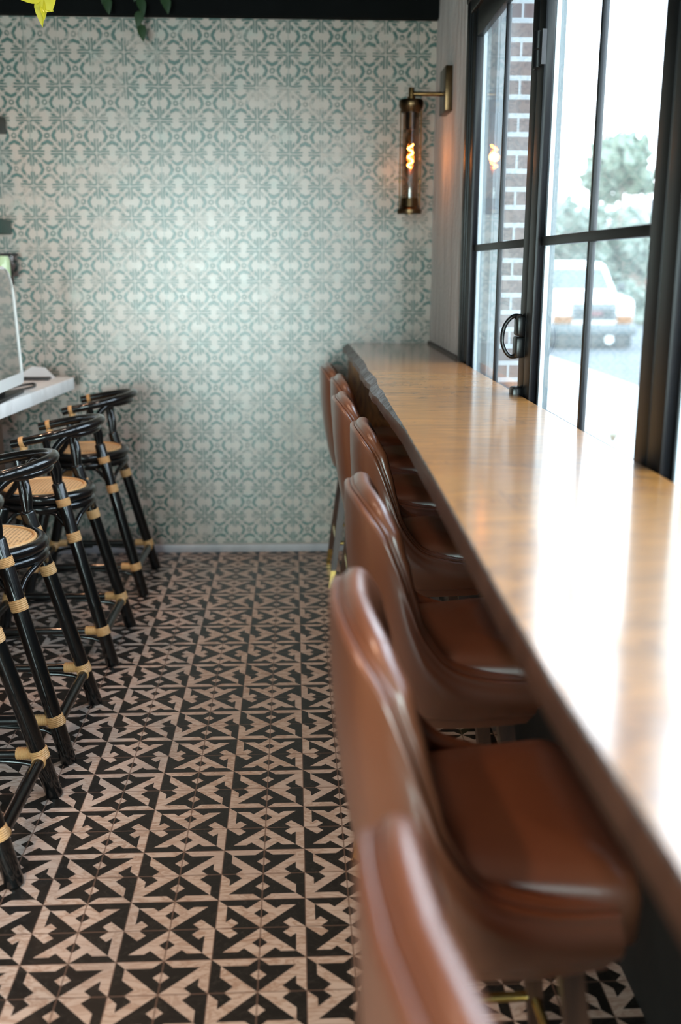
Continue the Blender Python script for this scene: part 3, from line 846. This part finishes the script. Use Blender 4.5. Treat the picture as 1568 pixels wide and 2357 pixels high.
bl = sp(MB().lathe([(.012, 2.025), (.014, 2.0), (.022, 1.98), (.024, 1.95), (.024, 1.86), (.020, 1.842), (.010, 1.835), (.0001, 1.834)], (LX, LY, 0)), 'bulb', M['bulbglass'])
hel = [(LX + .0105 * cos(a), LY + .0105 * sin(a), 1.960 - .098 * a / (5.6 * pi)) for a in [5.6 * pi * k / 110 for k in range(111)]]
fo = MB().tube(hel, .0036, 10).build('filament', M['filament'], None); fo.parent = bl
for s in (-1, 1):  # rods added to stand for the filament's reflections in the glass
    sp(MB().tube([(LX + s * .045, LY, 2.10), (LX + s * .045, LY, 1.69)], .0026, 8).tube([(LX + s * .045, LY, 1.80), (LX + s * .045, LY, 1.812)], .0055, 10), 'reflection_rod', M['brass'])

# ------------------------------------------------------------------ outside
struct(MB().box((XW + .12, -6, -.35), (4.415, 60, -.05)).build('floor_pavement', M['concrete'], smooth=False))
struct(MB().box((4.415, -6, -.5), (10.2, 90, -.2)).build('floor_street', M['asphalt'], smooth=False))
struct(MB().box((10.2, -6, -.5), (60, 90, -.10)).build('floor_lawn', M['grass'], smooth=False))
struct(MB().box((-30, 60, -.5), (4.415, 90, -.08)).build('floor_lawn_far', M['grass'], smooth=False))
# outside face of the facade: pale trim boards then the brick pier
tb = MB()
for k, (a, b_, yy) in enumerate(((.800, .818, 4.02), (.818, .834, 4.035), (.834, .862, 4.03))): tb.box((a - .045, yy, -.05), (b_ - .045, 5.2, 3.3))
struct(tb.build('trim_4', M['pale'], smooth=False))
struct(MB().box((.817, 4.0, -.05), (.930, 5.2, 3.6)).build('wall_outer_pier', M['brick'], smooth=False))

# white off-road car, head on
car = thing('car', 'white boxy off road car parked outside facing the window', 'car', (6.18, 20.6, -.2))
# cross sections along y (0 = front), half widths and heights
def body_mesh():
    b_ = MB()
    secs = [(.02, .80, .50, .93, .76), (.10, .86, .46, .99, .80), (.5, .89, .45, 1.03, .84), (1.25, .90, .45, 1.08, .86), (1.30, .90, .45, 1.09, .87), (4.35, .90, .45, 1.10, .87), (4.45, .86, .5, 1.05, .83)]
    g_ = []
    for y, hw, zb, zt, ht in secs:
        L = [(-hw * .92, zb), (-hw, zb + .08), (-hw, zt - .16), (-hw * .985, zt - .06), (-ht, zt), (ht, zt), (hw * .985, zt - .06), (hw, zt - .16), (hw, zb + .08), (hw * .92, zb)]
        g_.append([(x, y, z) for x, z in L])
    return b_.grid(g_, closev=True, caps=True)
body_mesh().build('body', M['carwhite'], car, angle=35)
ca = MB(); g_ = []
for y, hw, z in ((1.22, .82, 1.08), (1.72, .70, 1.66), (1.95, .68, 1.73), (4.05, .68, 1.74), (4.30, .72, 1.60), (4.38, .80, 1.08)):
    g_.append([(-hw, y, z), (-hw * .6, y, z + .035), (hw * .6, y, z + .035), (hw, y, z)])
ca.grid(g_)
low = [(-.85, 1.22, 1.06), (-.85, 4.38, 1.06)]
for s in (-1, 1):
    ca.add([(s * .84, 1.20, 1.06), (s * .82, 1.22, 1.08), (s * .70, 1.72, 1.66), (s * .68, 1.95, 1.73), (s * .68, 4.05, 1.74), (s * .72, 4.30, 1.60), (s * .84, 4.40, 1.06)], [(0, 1, 2, 3, 4, 5, 6)])
ca.build('cabin', M['carwhite'], car, angle=35)
ws = MB(); ws.add([(-.70, 1.27, 1.16), (.70, 1.27, 1.16), (.60, 1.655, 1.60), (-.60, 1.655, 1.60)], [(0, 1, 2, 3)])
o = ws.build('windshield', M['carglass'], car, smooth=False); o.location = (0, -.02, .015)
for s in (-1, 1):
    sw = MB().add([(s * .845, 1.55, 1.12), (s * .845, 4.1, 1.12), (s * .735, 4.0, 1.58), (s * .735, 1.85, 1.58)], [(0, 1, 2, 3)]); sw.build('side_window', M['carglass'], car, smooth=False).location = (s * .012, 0, 0)
    cyl = lambda x, z, r, y0=-.03, y1=.08: MB().tube([(x, y0, z), (x, y0 + .02, z), (x, y1, z)], [r * .8, r, r], 24)
    cyl(s * .66, .845, .115).build('headlight', M['headlamp'], car)
    MB().box((s * .66 - .18, -.03, .51), (s * .66 + .14, .07, .67) if s > 0 else (s * .66 + .20, .07, .67)).build('turn_signal', M['amber'], car)
    for yy in (.80, 3.55):
        wh = MB().tube([(s * .66, yy, .37), (s * .70, yy, .37), (s * .88, yy, .37), (s * .91, yy, .37)], [.33, .37, .37, .33], 28).build('wheel', M['rubber'], car)
        MB().tube([(s * .86, yy, .37), (s * .925, yy, .37)], [.20, .18], 20).build('hubcap', M['carchrome'], wh)
    mr = MB().box((s * .93, 1.45, 1.12), (s * 1.10, 1.55, 1.30)).build('side_mirror', M['cardark'], car, bevel=.02)
MB().box((-.46, -.02, .58), (.46, .06, .92)).build('grille', M['carchrome'], car, bevel=.01)
MB().box((-.37, -.035, .63), (.37, .06, .79)).build('grille_opening', M['cardark'], car)
MB().box((-.15, -.05, .665), (.17, .0, .755)).build('badge', M['red'], car, bevel=.01)
MB().box((-.88, -.14, .27), (.88, .10, .49)).build('bumper', M['carchrome'], car, bevel=.04)
MB().box((-.80, -.06, .04), (.80, .3, .28)).build('lower_valance', M['cardark'], car, bevel=.02)
MB().tube([(.32, -.10, .19), (.32, 0, .19)], .09, 18).build('fog_light', M['white'], car)

def tree(name, lab, x, y, h, r, cz, kind='tree1', n=900, ls=.30, group=None, squash=1.0):
    t = thing(name, lab, 'tree' if 'tree' in name else 'bush', (x, y, -.1), group=group)
    rnd = random.Random(int(x * 100 + y))
    MB().tube([(0, 0, -.02), (.05, 0, h * .4), (0, .05, h * .8)], [.04 * h * .5, .03 * h * .5, .01 * h], 8).build('trunk', M['trunk'], t)
    f_ = MB(); blobs = [(Vector((rnd.uniform(-.6, .6) * r, rnd.uniform(-.6, .6) * r, cz + rnd.uniform(-.55, .55) * (h - cz) * squash)), rnd.uniform(.35, .6) * r) for k in range(9)]
    for k in range(n):
        c, br = blobs[k % len(blobs)]
        d = Vector((rnd.gauss(0, 1), rnd.gauss(0, 1), rnd.gauss(0, 1))).normalized()
        p = c + d * br * rnd.uniform(.6, 1.0); p.z = max(p.z, .1)
        a = Vector((rnd.gauss(0, 1), rnd.gauss(0, 1), rnd.gauss(0, 1))).normalized(); b_ = a.cross(d).normalized(); a = b_.cross(d).lerp(a, .4).normalized()
        s = ls * rnd.uniform(.6, 1.2)
        f_.add([p - a * s, p + b_ * s * .5, p + a * s, p - b_ * s * .5], [(0, 1, 2, 3)])
    f_.build('foliage', M[kind], t, smooth=False)
tree('tree', 'tall pale green tree rising above the bushes, seen through the window', 13.1, 41, 7.4, 1.5, 5.6, n=1000, ls=.34)
B = 'hazy bushes across the street'
for i, (x, y, h, r, lab) in enumerate([(8.7, 33, 4.0, 1.75, 'pale leafy bush behind the white car, left of the thin window bar'), (13.0, 45.3, 4.6, 2.0, 'pale bush farthest back, beyond the foot of the tall tree'), (11.75, 36.8, 3.7, 1.75, 'pale leafy bush right of the thin window bar, beneath the tall tree')]):
    tree('bush', lab, x, y, h, r, h * .5, 'tree2', 900, .30, None, 1.2)
tree('bush', 'small dark low bush right of the white car', 9.9, 29, 1.35, .75, .7, 'tree2', 300, .16)
hs = thing('house', 'salmon coloured house beyond the bushes at the right of the window', 'house', (18.9, 50, -.1))
MB().box((-2.2, 0, 0), (4, 5, 3.6)).build('walls', M['rust'], hs, smooth=False)
MB().add([(-2.5, -.3, 3.6), (4.3, -.3, 3.6), (4.3, 5.3, 3.6), (-2.5, 5.3, 3.6), (-1, 2.5, 4.9), (3, 2.5, 4.9)], [(0, 1, 5, 4), (2, 3, 4, 5), (1, 2, 5), (3, 0, 4), (0, 3, 2, 1)]).build('roof', M['roof'], hs, smooth=False)
MB().box((-1.4, -.05, 1.0), (-.2, .05, 2.4)).build('window', M['carglass'], hs, smooth=False)
wd = thing('weed', 'small green weed growing on the pale pavement outside', 'plant', (2.80, 8.55, -.05))
lf = MB()
for k in range(14):
    a = k * 2.4; leaf(lf, (0, 0, .0), (cos(a) * .6, sin(a) * .6, 1.0 + .3 * sin(k)), (-sin(a), cos(a), 0), .10, .05)
lf.build('foliage', M['tree2'], wd)

# ------------------------------------------------------------------ light
wld = bpy.data.worlds.new('overcast_sky'); SC.world = wld; wld.use_nodes = True
nt = wld.node_tree; bg = nt.nodes['Background']
tc = nt.nodes.new('ShaderNodeTexCoord'); sx = nt.nodes.new('ShaderNodeSeparateXYZ'); nt.links.new(tc.outputs['Generated'], sx.inputs[0])
rp = nt.nodes.new('ShaderNodeValToRGB'); rp.color_ramp.elements[0].position = .0; rp.color_ramp.elements[0].color = (.92, .97, 1, 1)
e_ = rp.color_ramp.elements.new(.3); e_.color = (.70, .86, 1, 1)
rp.color_ramp.elements[-1].position = .9; rp.color_ramp.elements[-1].color = (.58, .80, 1, 1)
nt.links.new(sx.outputs[2], rp.inputs[0]); nt.links.new(rp.outputs[0], bg.inputs[0]); bg.inputs[1].default_value = 9.5
def area(name, loc, rot, sx_, sy_, col, e, portal=False, spread=None):
    l = bpy.data.lights.new(name, 'AREA'); l.shape = 'RECTANGLE'; l.size = sx_; l.size_y = sy_; l.color = col; l.energy = e
    if portal: l.cycles.is_portal = True
    if spread: l.spread = spread
    o = bpy.data.objects.new(name, l); COL.objects.link(o); o.location = loc; o.rotation_euler = rot
    return o
area('window_portal', (.79, (YN + YJ) / 2, (ZS + ZT) / 2), (0, radians(90), 0), ZT - ZS, YJ - YN, (1, 1, 1), 1, portal=True)
area('assumed_door_portal', (-1.1, YF - .08, 1.22), (radians(90), 0, 0), 2.0, 2.4, (1, 1, 1), 1, portal=True)
# area lamp added inside the assumed rear door to brighten the back wall
area('assumed_door_lamp', (-1.1, YF + .02, 1.30), (radians(90), 0, 0), 1.9, 2.1, (.70, 1.0, .96), 190)
# assumed warm ceiling downlights over the aisle and the bar, none of them seen
def spot(name, loc, e, col, size=radians(110), blend=.9, r=.06):
    l = bpy.data.lights.new(name, 'SPOT'); l.energy = e; l.color = col; l.spot_size = size; l.spot_blend = blend; l.shadow_soft_size = r
    o = bpy.data.objects.new(name, l); COL.objects.link(o); o.location = loc; return o
WARM = (1, .62, .40)
spot('assumed_downlight', (-1.1, .9, 2.9), 150, WARM, radians(85), 1.0)
spot('assumed_downlight', (-1.5, 3.2, 2.9), 50, WARM)
spot('assumed_downlight', (-1.4, 4.2, 2.9), 34, (1, .55, .32))
for yy, en in ((.1, 48), (1.5, 38), (2.7, 26), (3.6, 20)): spot('assumed_downlight', (-.62, yy, 2.9), en, (1, .78, .64), radians(78), .8, .09)  # unseen row added to light the chair seats and the floor
l = bpy.data.lights.new('sconce_glow', 'POINT'); l.energy = .8; l.color = (1, .55, .28); l.shadow_soft_size = .02
o = bpy.data.objects.new('sconce_glow', l); COL.objects.link(o); o.location = (LX, LY - .0, 1.91)

# ------------------------------------------------------------------ camera
cam = bpy.data.cameras.new('camera'); co = bpy.data.objects.new('camera', cam); COL.objects.link(co); SC.camera = co
cam.sensor_fit = 'VERTICAL'; cam.sensor_height = 36.0; cam.sensor_width = 24.0; cam.lens = 2291.0 / 2357.0 * 36.0
yaw, pitch, roll = radians(2.67), radians(13.85), radians(.1)
f = Vector((sin(yaw) * cos(pitch), cos(yaw) * cos(pitch), -sin(pitch))); r0 = Vector((cos(yaw), -sin(yaw), 0)); u0 = r0.cross(f)
r_ = r0 * cos(roll) + u0 * sin(roll); u_ = r_.cross(f)
mw = Matrix(((r_.x, u_.x, -f.x), (r_.y, u_.y, -f.y), (r_.z, u_.z, -f.z))).to_4x4(); mw.translation = (0, 0, 1.44)
co.matrix_world = mw
cam.dof.use_dof = True; cam.dof.focus_distance = 2.85; cam.dof.aperture_fstop = 2.0; cam.clip_start = .05; cam.clip_end = 300
SC.view_settings.view_transform = 'Standard'; SC.view_settings.look = 'None'; SC.view_settings.gamma = 1.0
SC.view_settings.use_curve_mapping = False; SC.view_settings.exposure = 0.12
